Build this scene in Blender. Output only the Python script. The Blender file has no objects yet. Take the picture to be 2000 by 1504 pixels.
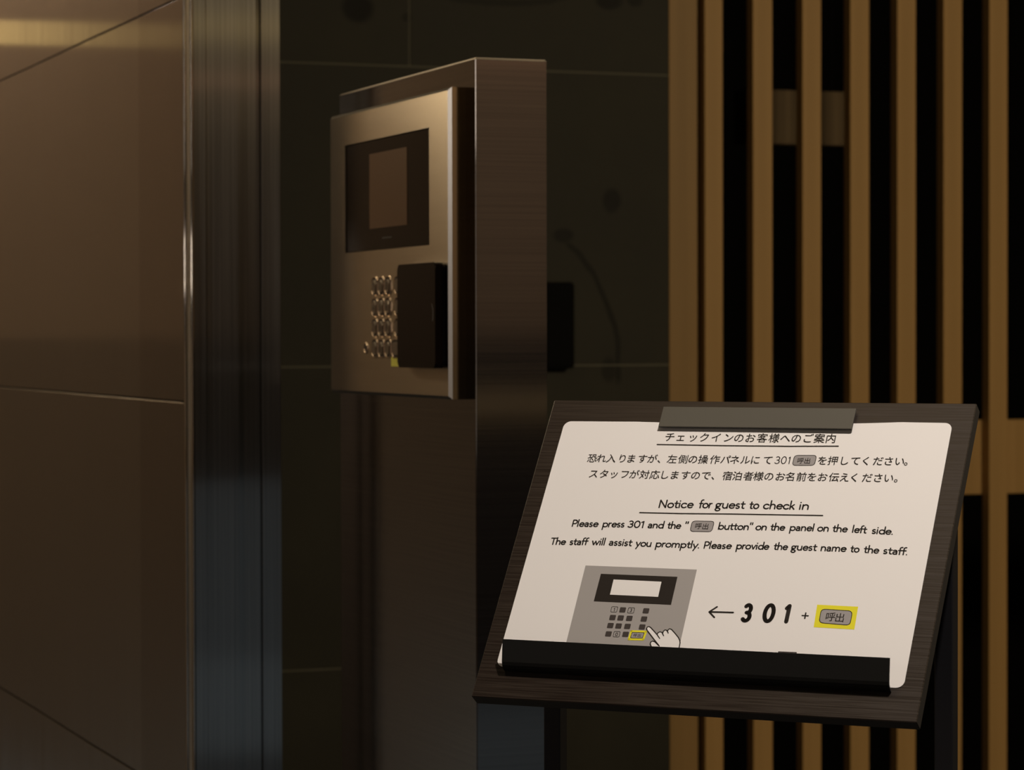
import bpy, bmesh, math, random
from mathutils import Vector, Matrix
random.seed(7)
SC = bpy.context.scene
COL = SC.collection
CAM_Z = 1.35

# ------------------------------------------------------------------ camera
cam_d = bpy.data.cameras.new('camera')
cam = bpy.data.objects.new('camera', cam_d)
COL.objects.link(cam)
RT = Vector((0.9334715, -0.3586451, -0.0021613))
UP = Vector((0.0081147, 0.0150953, 0.9998531))
FW = Vector((0.3585598, 0.9333519, -0.0170013))
mw = Matrix((( RT.x, UP.x, -FW.x, 0), (RT.y, UP.y, -FW.y, 0), (RT.z, UP.z, -FW.z, CAM_Z), (0, 0, 0, 1)))
cam.matrix_world = mw
cam_d.sensor_width = 36.0
cam_d.lens = 5436.1 / 2000 * 36.0
cam_d.clip_start = 0.05
cam_d.clip_end = 60
cam_d.dof.use_dof = True
cam_d.dof.focus_distance = 1.95
cam_d.dof.aperture_fstop = 21.0
SC.camera = cam

# ------------------------------------------------------------------ world, exposure
SC.view_settings.view_transform = 'Standard'
SC.view_settings.look = 'None'
SC.view_settings.gamma = 1.0
SC.view_settings.exposure = 0.0
SC.view_settings.use_curve_mapping = False
w = bpy.data.worlds.new('world'); SC.world = w
w.use_nodes = True
w.node_tree.nodes['Background'].inputs[0].default_value = (0.55, 0.65, 0.8, 1)
w.node_tree.nodes['Background'].inputs[1].default_value = 0.02

def aim(o, target):
    d = Vector(target) - o.location
    o.rotation_euler = d.to_track_quat('-Z', 'Y').to_euler()

def area(name, loc, target, sx, sy, power, color, spread=math.pi):
    d = bpy.data.lights.new(name, 'AREA'); d.shape = 'RECTANGLE'
    d.size = sx; d.size_y = sy; d.energy = power; d.color = color; d.spread = spread
    o = bpy.data.objects.new(name, d); o.location = loc; COL.objects.link(o); aim(o, target); return o

def spot(name, loc, target, power, color, deg, blend=.6, r=.04):
    d = bpy.data.lights.new(name, 'SPOT'); d.energy = power; d.color = color
    d.spot_size = math.radians(deg); d.spot_blend = blend; d.shadow_soft_size = r
    o = bpy.data.objects.new(name, d); o.location = loc; COL.objects.link(o); aim(o, target); return o

WARM = (1.0, 0.88, 0.78)
AMB = (1.0, 0.80, 0.52)
GOLD = (1.0, 0.72, 0.27)
BLUE = (0.55, 0.78, 1.0)
# downlight over the notice stand
spot('downlight_stand', (0.80, 1.02, 2.55), (0.80, 1.74, 1.17), 80, WARM, 58, .6, .035)
# unseen fill light added to light the slat screen evenly
area('slat_fill', (3.3, 1.2, 2.55), (2.8, 5.2, 1.1), .5, .5, 75, AMB)
# slim light line on the wall left of the partition end
area('light_line_back', (0.69, 5.20, 1.923), (0.69, 4.0, 1.923), .32, .045, .030, GOLD)
area('back_wall_fill', (0.45, 2.9, 2.56), (0.55, 5.2, 1.1), .8, .2, 16, AMB)  # fill added to brighten this wall for the cladding's reflection
area('corner_fill', (0.76, 4.95, 2.50), (0.80, 5.2, 1.7), .12, .12, 4.5, WARM)  # added to brighten the corner that the cladding mirrors
area('board_sheen_fill', (0.25, 1.75, 2.58), (0.25, 1.75, 0), .5, .6, 1.1, (1.0, .74, .45))  # added overhead to put a sheen gradient on the board
area('panel_highlight_fill', (0.10, 5.10, 2.25), (0.10, 3.5, 1.9), .5, .3, 5.0, AMB)  # added to raise the highlight on the brushed intercom panel
# light lines on the entrance wall behind the camera
area('light_line_entrance', (1.7, -2.17, 2.34), (1.7, 0.0, 2.34), 4.8, .085, .52, GOLD)
area('light_line_entrance_low', (1.7, -2.17, 2.17), (1.7, 0.0, 2.17), 4.8, .024, .22, (1.0, .5, .28))
area('entrance_wall_fill', (2.8, -0.6, 2.56), (2.8, -2.2, 1.5), 2.2, .3, 25, WARM)  # fill added so the entrance wall shows in the steel
# lights added on the left wall for highlights on panel chamfer and corner bead
area('chamfer_fill_upper', (-1.58, 1.74, 1.95), (0, 1.74, 1.95), .28, .45, 1.15, WARM)
area('chamfer_fill_lower', (-1.58, 1.74, 1.40), (0, 1.74, 1.40), .28, .55, .14, WARM)
area('bead_highlight_fill', (-1.58, 2.5, 1.51), (0, 2.5, 1.51), .5, .125, 1.8, WARM)
# cool fills added low in the hall for bluish reflections in the steel
COOL = (0.70, 0.87, 1.0)
area('cool_fill_entrance', (0.5, -2.17, 0.46), (0.5, 0.0, 0.46), 2.6, .88, .66, COOL)
area('cool_fill_threshold', (1.4, -2.16, 0.17), (1.4, 0.0, 0.17), 4.4, .32, .30, COOL)
area('cool_fill_back', (-0.35, 4.90, 0.35), (0.05, 5.23, 0.40), .4, .2, 1.4, BLUE)  # cool fill added to tint the lower reflection in the pillar
area('left_wall_fill', (-0.8, -0.1, 2.56), (-1.6, -0.1, 0.6), .8, .2, 16, WARM, math.radians(95))  # fill added so the left wall brightens the pillar's reflection

# ------------------------------------------------------------------ materials
def mat(name, base, rough=.5, metal=0.0, spec=.5, coat=0.0, aniso=0.0, tang=None, emis=None):
    m = bpy.data.materials.new(name); m.use_nodes = True
    b = m.node_tree.nodes['Principled BSDF']
    b.inputs['Base Color'].default_value = (*base, 1)
    b.inputs['Roughness'].default_value = rough
    b.inputs['Metallic'].default_value = metal
    b.inputs['Specular IOR Level'].default_value = spec
    b.inputs['Coat Weight'].default_value = coat
    if aniso:
        b.inputs['Anisotropic'].default_value = aniso
        t = m.node_tree.nodes.new('ShaderNodeCombineXYZ')
        for i in range(3): t.inputs[i].default_value = tang[i]
        m.node_tree.links.new(t.outputs[0], b.inputs['Tangent'])
    if emis:
        b.inputs['Emission Color'].default_value = (*emis[0], 1); b.inputs['Emission Strength'].default_value = emis[1]
    return m

def nd(m, t): return m.node_tree.nodes.new(t)
def lk(m, a, b): m.node_tree.links.new(a, b)

def noise_mix(m, scale_vec, c1, c2, nscale=1.0, detail=4, lo=.35, hi=.65, bump=0.0, rough=None, coord='Object', dist=0.0):
    """stretched noise between two colours, the same noise in roughness / relief"""
    b = m.node_tree.nodes['Principled BSDF']
    tc = nd(m, 'ShaderNodeTexCoord'); mp = nd(m, 'ShaderNodeMapping')
    mp.inputs['Scale'].default_value = scale_vec
    n = nd(m, 'ShaderNodeTexNoise'); n.inputs['Scale'].default_value = nscale; n.inputs['Detail'].default_value = detail
    n.inputs['Distortion'].default_value = dist
    r = nd(m, 'ShaderNodeMapRange'); r.inputs['From Min'].default_value = lo; r.inputs['From Max'].default_value = hi
    mx = nd(m, 'ShaderNodeMix'); mx.data_type = 'RGBA'
    mx.inputs['A'].default_value = (*c1, 1); mx.inputs['B'].default_value = (*c2, 1)
    lk(m, tc.outputs[coord], mp.inputs[0]); lk(m, mp.outputs[0], n.inputs['Vector']); lk(m, n.outputs['Fac'], r.inputs['Value'])
    lk(m, r.outputs['Result'], mx.inputs['Factor']); lk(m, mx.outputs['Result'], b.inputs['Base Color'])
    if bump:
        bp = nd(m, 'ShaderNodeBump'); bp.inputs['Strength'].default_value = 1; bp.inputs['Distance'].default_value = bump
        lk(m, r.outputs['Result'], bp.inputs['Height']); lk(m, bp.outputs['Normal'], b.inputs['Normal'])
    if rough:
        rr = nd(m, 'ShaderNodeMapRange'); rr.inputs['To Min'].default_value = rough[0]; rr.inputs['To Max'].default_value = rough[1]
        lk(m, r.outputs['Result'], rr.inputs['Value']); lk(m, rr.outputs['Result'], b.inputs['Roughness'])
    return m, mx, r

M = {}
M['paper'] = mat('white laminated paper', (.86, .84, .81), .45, spec=.25)
M['ink'] = mat('dark brown print', (.022, .017, .013), .6, spec=.2)
M['grey'] = mat('grey print', (.345, .325, .315), .6, spec=.2)
M['lightgrey'] = mat('light grey print', (.37, .35, .33), .6, spec=.2)
M['darkgrey'] = mat('dark grey print', (.055, .045, .040), .6, spec=.2)
M['yellow'] = mat('yellow highlighter', (.80, .74, .03), .6, spec=.2)
M['board'] = noise_mix(mat('dark stained wood', (.04, .03, .02), .5, spec=.55), (18, 800, 300), (.014, .0085, .006), (.030, .0205, .0135), 1.0, 3, .35, .72, bump=.00003, rough=(.28, .42))[0]
M['board_edge'] = mat('black board edge', (.012, .010, .009), .6)
M['black_metal'] = mat('black powder coated metal', (.010, .010, .009), .5, spec=.28)
M['leg_metal'] = mat('black satin steel tube', (.009, .009, .011), .45, spec=.35)
M['clip'] = mat('grey green painted metal', (.095, .088, .068), .55, spec=.4)
M['steel'] = noise_mix(mat('dark polished stainless steel', (.3, .28, .26), .2, 1.0), (3, 3, 500), (.25, .23, .21), (.31, .285, .26), 1, 3, .3, .7, rough=(.07, .09))[0]
M['brushed'] = noise_mix(mat('brushed stainless steel', (.6, .52, .42), .3, 1.0, aniso=1.0, tang=(0, 0, 1)), (6, 6, 900), (.60, .505, .375), (.70, .595, .45), 1, 4, .25, .75, rough=(.225, .235))[0]
M['edge_bright'] = mat('bright bevelled steel edge', (.72, .68, .62), .25, 1.0)
M['jamb'] = noise_mix(mat('stainless jamb steel', (.3, .28, .25), .22, 1.0, aniso=.95, tang=(1, 0, 0)), (400, 400, 2), (.26, .25, .235), (.36, .345, .32), 1, 3, .3, .7, rough=(.32, .38))[0]
M['clad'] = noise_mix(mat('bronze toned steel cladding', (.4, .3, .22), .15, 1.0, aniso=.95, tang=(0, 1, 0)), (60, 60, .5), (.44, .385, .32), (.52, .455, .38), 1, 3, .3, .7, rough=(.17, .22))[0]
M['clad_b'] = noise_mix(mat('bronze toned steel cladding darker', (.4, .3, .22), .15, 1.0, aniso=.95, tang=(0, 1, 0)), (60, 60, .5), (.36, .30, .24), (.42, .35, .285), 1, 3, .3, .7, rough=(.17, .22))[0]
M['bead'] = mat('polished steel bead', (.66, .60, .52), .06, 1.0)
M['joint'] = mat('dark joint', (.03, .022, .015), .7)
M['glass_black'] = mat('smoked black glass', (.006, .003, .0018), .12, spec=.15)
M['display'] = mat('unlit display behind smoked glass', (.13, .07, .036), .3, spec=.5)
M['reader'] = mat('dark brown glossy plastic', (.007, .003, .0018), .25, spec=.15)
M['reader_side'] = mat('black plastic', (.004, .004, .005), .5, spec=.25)
M['matt_black'] = mat('matt black housing', (.003, .003, .003), .8, spec=.08)
M['key'] = mat('steel key cap', (.55, .5, .44), .3, 1.0)
M['key_ring'] = mat('steel key ring', (.7, .55, .42), .22, 1.0)
M['key_mark'] = mat('engraved key mark', (.03, .025, .02), .6)
M['slat'] = noise_mix(mat('light timber', (.4, .25, .1), .55, spec=.3), (25, 25, .7), (.335, .20, .068), (.415, .25, .09), 1, 3, .3, .7)[0]
M['timber_dark'] = noise_mix(mat('darker timber', (.3, .2, .07), .55, spec=.3), (25, 25, .7), (.24, .145, .05), (.30, .18, .065), 1, 3, .3, .7)[0]
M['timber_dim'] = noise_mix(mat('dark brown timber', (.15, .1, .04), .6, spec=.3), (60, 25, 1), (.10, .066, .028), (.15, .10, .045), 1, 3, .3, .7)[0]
M['plaster'] = mat('brown plaster', (.30, .22, .15), .8)
M['plaster_dark'] = mat('dark plaster', (.045, .040, .038), .8)
M['strip_pale'] = mat('pale reflection strip', (.78, .62, .36), .6)
M['plaster_mid'] = mat('brown wainscot', (.20, .150, .105), .8)
M['void'] = mat('near black recess shade', (.004, .004, .004), .9, spec=.1)  # shade inside the recess put into a near black colour
M['floor'] = noise_mix(mat('dark stone floor', (.1, .1, .1), .25), (3, 3, 3), (.07, .072, .075), (.12, .122, .125), 2, 6)[0]
M['ceiling'] = mat('dark ceiling', (.05, .045, .04), .9)
M['grout'] = mat('pale grout', (.115, .108, .078), .9)
M['sticker'] = mat('yellow sticker', (.85, .80, .13), .5)

def tile_material():
    """charcoal stone look tile: cloudy, with dark blots and a curved dark vein (world position)"""
    m, mx, r = noise_mix(mat('charcoal stone tile', (.05, .045, .035), .55, spec=.15), (1, 1, 1), (.024, .0225, .0165), (.036, .034, .025), 5.0, 8, .3, .7, coord='Object', rough=(.6, .7))
    b = m.node_tree.nodes['Principled BSDF']
    g = nd(m, 'ShaderNodeNewGeometry'); s = nd(m, 'ShaderNodeSeparateXYZ'); lk(m, g.outputs['Position'], s.inputs[0])
    def math_(op, a, bb=None, clamp=False):
        n = nd(m, 'ShaderNodeMath'); n.operation = op; n.use_clamp = clamp
        for i, v in enumerate((a, bb)):
            if v is None: continue
            if isinstance(v, (int, float)): n.inputs[i].default_value = v
            else: lk(m, v, n.inputs[i])
        return n.outputs[0]
    wob = nd(m, 'ShaderNodeTexNoise'); wob.inputs['Scale'].default_value = 14; lk(m, g.outputs['Position'], wob.inputs['Vector'])
    wb = math_('MULTIPLY', math_('SUBTRACT', wob.outputs['Fac'], .5), .02)
    def dist(cx, cz, sx=1, sz=1):
        dx = math_('MULTIPLY', math_('SUBTRACT', s.outputs[0], cx), 1 / sx); dz = math_('MULTIPLY', math_('SUBTRACT', s.outputs[2], cz), 1 / sz)
        return math_('SQRT', math_('ADD', math_('MULTIPLY', dx, dx), math_('MULTIPLY', dz, dz)))
    tot = None
    def add(x):
        nonlocal tot
        tot = x if tot is None else math_('MAXIMUM', tot, x)
    for cx, cz, rx, rz, k in [(1.6886, 2.000, .028, .024, .8), (2.230, 1.628, .018, .022, .75), (2.2251, 2.036, .026, .016, .8), (2.2819, 2.040, .016, .012, .7), (1.79, 1.985, .01, .008, .5),
                              (2.1228, 1.557, .020, .013, .7), (2.222, 1.285, .014, .022, .55), (1.70, 1.80, .05, .012, .25)]:
        d = math_('ADD', dist(cx, cz, rx, rz), math_('MULTIPLY', wb, 30))
        add(math_('MULTIPLY', math_('MULTIPLY', math_('SUBTRACT', 1.35, d), 2.2, True), k, True))
    # curved vein: arc around (cx, cz)
    for cx, cz, R_, z0, z1, x0, k in [(1.925, 1.300, .318, 1.25, 1.57, 2.12, .65), (1.975, 2.62, .60, 1.95, 2.05, 1.80, .55)]:
        d = math_('ABSOLUTE', math_('SUBTRACT', math_('ADD', dist(cx, cz), wb), R_))
        a_ = math_('MULTIPLY', math_('SUBTRACT', .0075, d), 300, True)
        a_ = math_('MULTIPLY', a_, math_('MULTIPLY', math_('SUBTRACT', z1, s.outputs[2]), 60, True))
        a_ = math_('MULTIPLY', a_, math_('MULTIPLY', math_('SUBTRACT', s.outputs[2], z0), 60, True))
        a_ = math_('MULTIPLY', a_, math_('MULTIPLY', math_('SUBTRACT', s.outputs[0], x0), 60, True))
        add(math_('MULTIPLY', a_, k))
    m2 = nd(m, 'ShaderNodeMix'); m2.data_type = 'RGBA'
    lk(m, tot, m2.inputs['Factor']); lk(m, mx.outputs['Result'], m2.inputs['A']); m2.inputs['B'].default_value = (.006, .0055, .005, 1)
    lk(m, m2.outputs['Result'], b.inputs['Base Color'])
    return m
M['tile'] = tile_material()

def add_sharp_lobe(m, rough, aniso, tang, fac):
    """a satin metal that also has a crisp lobe: hairline finish under a polished one"""
    nt = m.node_tree; b = nt.nodes['Principled BSDF']; out = nt.nodes['Material Output']
    c = nt.nodes.new('ShaderNodeBsdfPrincipled'); c.inputs['Metallic'].default_value = 1; c.inputs['Roughness'].default_value = rough
    c.inputs['Anisotropic'].default_value = aniso
    t = nt.nodes.new('ShaderNodeCombineXYZ')
    for i in range(3): t.inputs[i].default_value = tang[i]
    nt.links.new(t.outputs[0], c.inputs['Tangent'])
    for l in list(b.inputs['Base Color'].links): nt.links.new(l.from_socket, c.inputs['Base Color'])
    mx = nt.nodes.new('ShaderNodeMixShader'); mx.inputs[0].default_value = fac
    nt.links.new(b.outputs[0], mx.inputs[1]); nt.links.new(c.outputs[0], mx.inputs[2]); nt.links.new(mx.outputs[0], out.inputs['Surface'])
add_sharp_lobe(M['jamb'], .10, .9, (1, 0, 0), .5)
M['edge_soft'] = mat('satin steel edge', (.75, .68, .58), .42, 1.0)
M['panel_side'] = mat('polished panel side', (.60, .49, .32), .13, 1.0)

# ------------------------------------------------------------------ mesh helpers
def bevel_box(bm, x0, x1, y0, y1, z0, z1, bev=0.0, seg=2):
    t = bmesh.new()
    bmesh.ops.create_cube(t, size=1)
    for v in t.verts:
        v.co = Vector(((x0 + x1) / 2 + v.co.x * (x1 - x0), (y0 + y1) / 2 + v.co.y * (y1 - y0), (z0 + z1) / 2 + v.co.z * (z1 - z0)))
    if bev: bmesh.ops.bevel(t, geom=t.edges[:], offset=bev, segments=seg, affect='EDGES')
    me = bpy.data.meshes.new('t'); t.to_mesh(me); t.free(); bm.from_mesh(me); bpy.data.meshes.remove(me)

def obj(name, bm, material, parent=None, smooth=False):
    me = bpy.data.meshes.new(name)
    bmesh.ops.recalc_face_normals(bm, faces=bm.faces[:])
    bm.to_mesh(me); bm.free()
    mats = material if isinstance(material, (list, tuple)) else [material]
    for mm in mats: me.materials.append(mm)
    if smooth:
        for p in me.polygons: p.use_smooth = True
    o = bpy.data.objects.new(name, me); COL.objects.link(o)
    if parent: o.parent = parent
    return o

def box(name, x0, x1, y0, y1, z0, z1, material, parent=None, bev=0.0, seg=2):
    """box given in the parent's frame, with its origin at the box's own base"""
    bm = bmesh.new(); cx, cy = (x0 + x1) / 2, (y0 + y1) / 2
    bevel_box(bm, x0 - cx, x1 - cx, y0 - cy, y1 - cy, 0, z1 - z0, bev, seg)
    o = obj(name, bm, material, parent); o.location = (cx, cy, z0); return o

def empty(name, loc, label=None, cat=None, group=None):
    o = bpy.data.objects.new(name, None); COL.objects.link(o); o.location = loc; o.empty_display_size = .05
    if label: o['label'] = label
    if cat: o['category'] = cat
    if group: o['group'] = group
    return o

def tag(o, label, cat, group=None):
    o['label'] = label; o['category'] = cat
    if group: o['group'] = group
    return o

def structure(o, label=None):
    o['kind'] = 'structure'
    if label: o['label'] = label
    return o

# ------------------------------------------------------------------ the room
BACK = 5.2345
H = 2.6
X0, X1, Y0 = -1.6, 5.0, -2.2
structure(box('floor', X0 - .1, X1 + .1, Y0 - .1, BACK + 1.5, -.1, 0, M['floor']), 'dark stone floor of the entrance hall')
structure(box('ceiling', X0 - .1, X1 + .1, Y0 - .1, BACK + 1.5, H, H + .1, M['ceiling']), 'dark ceiling of the entrance hall')
def two_tone(name, x0, x1, y0, y1, label, low='plaster_dark', high='plaster'):
    o = box(name, x0, x1, y0, y1, CAM_Z, H, M[high]); structure(o, label)
    c = box('wainscot', x0, x1, y0, y1, 0, CAM_Z, M[low])
    c.parent = o; c.location = (0, 0, -CAM_Z)
    return o
two_tone('wall_left', X0 - .1, X0, Y0, BACK + .1, 'dark plaster wall with brown wainscot', 'plaster_mid', 'plaster_dark')
two_tone('wall_front', X0, X1, Y0 - .1, Y0, 'entrance wall with dark wainscot')
two_tone('wall_right', X1, X1 + .1, Y0, BACK + 1.4, 'right wall with dark wainscot')

structure(box('reflection_strip', 2.3, 4.2, Y0, Y0 + .03, 1.138, 1.186, M['strip_pale']), 'pale strip added on the entrance wall for its reflection')  # unseen strip added to give the pillar a bright reflected line

# back wall, part left of the partition: brown plaster over a dark wainscot
o = box('wall_back_left', X0, .9065, BACK, BACK + .1, CAM_Z, H, M['plaster']); structure(o, 'brown plaster wall left of the partition end')
c = box('wainscot', X0, .9065, BACK, BACK + .1, 0, CAM_Z, M['plaster_mid']); c.parent = o; c.location = (0, 0, -CAM_Z)

# back wall of charcoal tiles with pale joints
wb = structure(box('wall_back', .9065, 2.3580, BACK + .0015, BACK + .1, 0, H, M['grout']), 'charcoal stone tiled wall behind the intercom pillar')
wbx = (.9065 + 2.3580) / 2; wby = (BACK + .0015 + BACK + .1) / 2
rows = [0.0, .0985, .6985, 1.2937, 1.8886, 2.4886, H]
offs = [1.195, 1.795, 1.195, 1.795 + .6, 1.795, 1.195]
G = .0016
for i in range(len(rows) - 1):
    z0, z1 = rows[i], rows[i + 1]
    xs = [offs[i] + k * 1.2 for k in range(-3, 4)]
    cuts = [.9065] + [x for x in xs if .95 < x < 2.33] + [2.3580]
    for a, b in zip(cuts[:-1], cuts[1:]):
        t = box('tile', a + (G if a > .91 else 0), b - (G if b < 2.35 else 0), BACK, BACK + .0014, z0 + (G if i else 0), z1 - (G if z1 < H else 0), M['tile'], bev=.0004, seg=1)
        t.parent = wb; t.location = (t.location.x - wbx, t.location.y - wby, t.location.z)

# recess behind the slat screen
structure(box('wall_back_recess', 2.36, X1, BACK + 1.3, BACK + 1.4, 0, H, M['void']), 'wall of the recess behind the slats, coloured black for its shade')
structure(box('wall_recess_side', 2.26, 2.358, BACK + .1, BACK + 1.4, 0, H, M['void']), 'side wall of the recess behind the slats, coloured black for its shade')

# partition end at the left: clad side, stepped steel end
PX0, PX1, PY = .8485, .9640, 3.300
core = structure(box('wall_partition', PX0 + .006, PX1, PY + .020, BACK, 0, H, M['joint']), 'partition wall clad in bronze toned steel with a steel end')
cy = (PY + .020 + BACK) / 2; cx = (PX0 + .006 + PX1) / 2
ys = [PY + .012, 3.5623, 3.9002, 4.2388, 4.58, 4.92, BACK]
zs = [0, .28, .7788, 1.2720, 1.7688, 2.2690, H]
for i in range(len(ys) - 1):
    for j in range(len(zs) - 1):
        g = .0007
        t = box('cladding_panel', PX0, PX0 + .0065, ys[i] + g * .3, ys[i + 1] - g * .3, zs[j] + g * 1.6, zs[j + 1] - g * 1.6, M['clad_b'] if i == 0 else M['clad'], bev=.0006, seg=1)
        t.parent = core; t.location = (t.location.x - cx, t.location.y - cy, t.location.z)
        t.rotation_euler = (0, 0, math.radians([.0, .25, -.1, .3, .0, .1][i]))
def strip(name, x0, x1, y0, y1, m_, bev=.0015):
    s = box(name, x0, x1, y0, y1, 0, H, m_, bev=bev); s.parent = core; s.location = (s.location.x - cx, s.location.y - cy, 0); return s
# two slim rounded corner beads, then flat and recessed strips
def bead(x, y, r):
    bm = bmesh.new()
    bmesh.ops.create_cone(bm, cap_ends=False, segments=32, radius1=r, radius2=r, depth=H)
    for v in bm.verts: v.co.z += H / 2
    s = obj('corner_bead', bm, M['bead'], core, smooth=False); s.location = (x - cx, y - cy, 0)
    for p in s.data.polygons: p.use_smooth = len(p.vertices) == 4
    return s
bead(.8447, 3.3060, .0022); bead(.8520, 3.3010, .0022)
strip('bead_backing', .8460, .8512, 3.3050, 3.314, M['edge_soft'], .0004)
SPLAY = math.radians(9)          # the flat strips are set slightly splayed towards the passage
for nm_, a_, b_, yy, bv_ in [('end_strip', .8550, .8705, 3.3035, .001), ('end_strip', .8715, .9110, 3.3035, .001), ('end_strip', .9120, .9400, 3.3110, .0006), ('end_strip', .9406, .9640, 3.3025, .001)]:
    e_ = strip(nm_, a_, b_, yy, yy + .007, M['jamb'], bv_)
    e_.rotation_euler = (0, 0, -SPLAY)

# ------------------------------------------------------------------ slat screen
scr = empty('slat_screen', (2.3582, BACK, 0), 'light timber slat screen of upright battens before a dark recess', 'screen')
def sl(name, x0, x1, y0, y1, z0, z1, m_=None):
    s = box(name, x0 - 2.3582, x1 - 2.3582, y0 - BACK, y1 - BACK, z0, z1, m_ or M['slat'], scr, bev=.0012, seg=1); return s
sl('post', 2.3584, 2.4226, BACK, BACK + .035, 0, H, M['timber_dark'])
pos = [(2.4389, 2.4802), (2.5496, 2.5946), (2.6646, 2.7083), (2.7773, 2.8223), (2.8894, 2.9342), (3.0014, 3.0470), (3.1138, 3.1589)]
x = 3.2265
while x < 4.9: pos.append((x, x + .045)); x += .1125
for a, b in pos:
    sl('slat', a, b, BACK, BACK + .030, 0, H)
sl('rail', 2.4226, X1 - .01, BACK + .0305, BACK + .05, CAM_Z - .3417, CAM_Z - .1805)
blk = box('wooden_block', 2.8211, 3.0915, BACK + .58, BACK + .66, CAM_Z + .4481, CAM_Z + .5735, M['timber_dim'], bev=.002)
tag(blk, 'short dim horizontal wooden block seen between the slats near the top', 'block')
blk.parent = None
# hanger rods that carry the block from the ceiling
for hx in (-.10, .10):
    r_ = box('hanger', hx - .002, hx + .002, .0, .004, .125, H - CAM_Z - .4481, M['void'], blk)

# ------------------------------------------------------------------ black reader on the tiled wall
wr = empty('wall_reader', (2.0890, BACK, CAM_Z - .0631), 'upright matt black box mounted on the tiled wall right of the pillar', 'box')
box('housing', -.047, .047, -.030, -.0002, 0, .1754, M['matt_black'], wr, bev=.004)
box('front_plate', -.040, .040, -.0325, -.0305, .008, .167, M['matt_black'], wr, bev=.0008)

# ------------------------------------------------------------------ intercom pillar
NX, FX = .9685, 1.0459           # left face, right face
NY, FY = 2.6225, 3.0748
TOPZ = CAM_Z + .2802
pil = empty('steel_pillar', ((NX + FX) / 2, (NY + FY) / 2, 0), 'tall narrow box pillar of dark stainless steel carrying the intercom', 'pillar')
hx, hy = (FX - NX) / 2, (FY - NY) / 2
bm = bmesh.new(); bevel_box(bm, -hx, hx, -hy, hy, .012, TOPZ, .0011, 3)
obj('pillar_body', bm, M['steel'], pil)
box('top_trim', -hx - .0002, hx + .0002, -hy - .0002, hy + .0002, TOPZ - .0022, TOPZ + .0010, M['edge_soft'], pil, bev=.0014, seg=3)
box('base_plate', -hx - .03, hx + .03, -hy - .03, hy + .03, 0, .012, M['steel'], pil, bev=.002)

# intercom panel on the pillar's left face; panel frame: origin at the near lower corner of the front face
PB = .9503; PNY, PFY = 2.6500, 3.0545; PZ0, PZ1 = CAM_Z - .0625, CAM_Z + .2535
ip = empty('intercom_panel', (NX, PNY, PZ0), 'brushed steel intercom panel with black screen and keypad on the pillar', 'intercom')
W_, H_ = PFY - PNY, PZ1 - PZ0; T_ = NX - PB
def PX(a): return a - PNY
def PZ(z): return z + CAM_Z - PZ0
bm = bmesh.new()
# faceplate built as a bevelled slab with a window for the screen
sy0, sy1, sz0, sz1 = PX(2.7105), PX(2.9967), PZ(.0957), PZ(.2167)
def slab(y0, y1, z0, z1): bevel_box(bm, -T_, 0, y0, y1, z0, z1, 0)
ysb = [0, sy0, sy1, W_]; zsb = [0, sz0, sz1, H_]
verts = {}
def V(x, y, z):
    k = (round(x, 6), round(y, 6), round(z, 6))
    if k not in verts: verts[k] = bm.verts.new(k)
    return verts[k]
bv = .0034
yo = [0, sy0, sy1, W_]; zo = [0, sz0, sz1, H_]
yi = [bv, sy0, sy1, W_ - bv]; zi = [bv, sz0, sz1, H_ - bv]
for i in range(3):
    for j in range(3):
        if i == 1 and j == 1: continue
        bm.faces.new([V(-T_, yi[i], zi[j]), V(-T_, yi[i + 1], zi[j]), V(-T_, yi[i + 1], zi[j + 1]), V(-T_, yi[i], zi[j + 1])])
for (a, b) in [((0, 0), (W_, 0)), ((W_, 0), (W_, H_)), ((W_, H_), (0, H_)), ((0, H_), (0, 0))]:
    bm.faces.new([V(-T_ + bv, *a), V(-T_ + bv, *b), V(0, *b), V(0, *a)]).material_index = 3
f_edge = []
inner = [(bv, bv), (W_ - bv, bv), (W_ - bv, H_ - bv), (bv, H_ - bv)]; outer = [(0, 0), (W_, 0), (W_, H_), (0, H_)]
for k in range(4):
    k2 = (k + 1) % 4
    f = bm.faces.new([V(-T_, *inner[k]), V(-T_, *inner[k2]), V(-T_ + bv, *outer[k2]), V(-T_ + bv, *outer[k])]); f.material_index = 1
win = [(sy0, sz0), (sy1, sz0), (sy1, sz1), (sy0, sz1)]
for k in range(4):
    k2 = (k + 1) % 4
    f = bm.faces.new([V(-T_, *win[k]), V(-T_, *win[k2]), V(-T_ + .006, *win[k2]), V(-T_ + .006, *win[k])]); f.material_index = 2
obj('faceplate', bm, [M['brushed'], M['edge_bright'], M['joint'], M['panel_side']], ip)
scn = box('screen', -T_ + .0012, -T_ + .005, sy0 + .0004, sy1 - .0004, sz0 + .0004, sz1 - .0004, M['glass_black'], ip, bev=.0004, seg=1)
dy0, dy1, dz0, dz1 = PX(2.7840), PX(2.9110), PZ(.1195), PZ(.2015)
box('display', -T_ + .0008, -T_ + .0013, dy0, dy1, dz0, dz1, M['display'], ip)
box('display_mark', -T_ + .0009, -T_ + .0013, PX(2.835), PX(2.868), PZ(.1075), PZ(.1092), M['key_mark'], ip)

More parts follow.
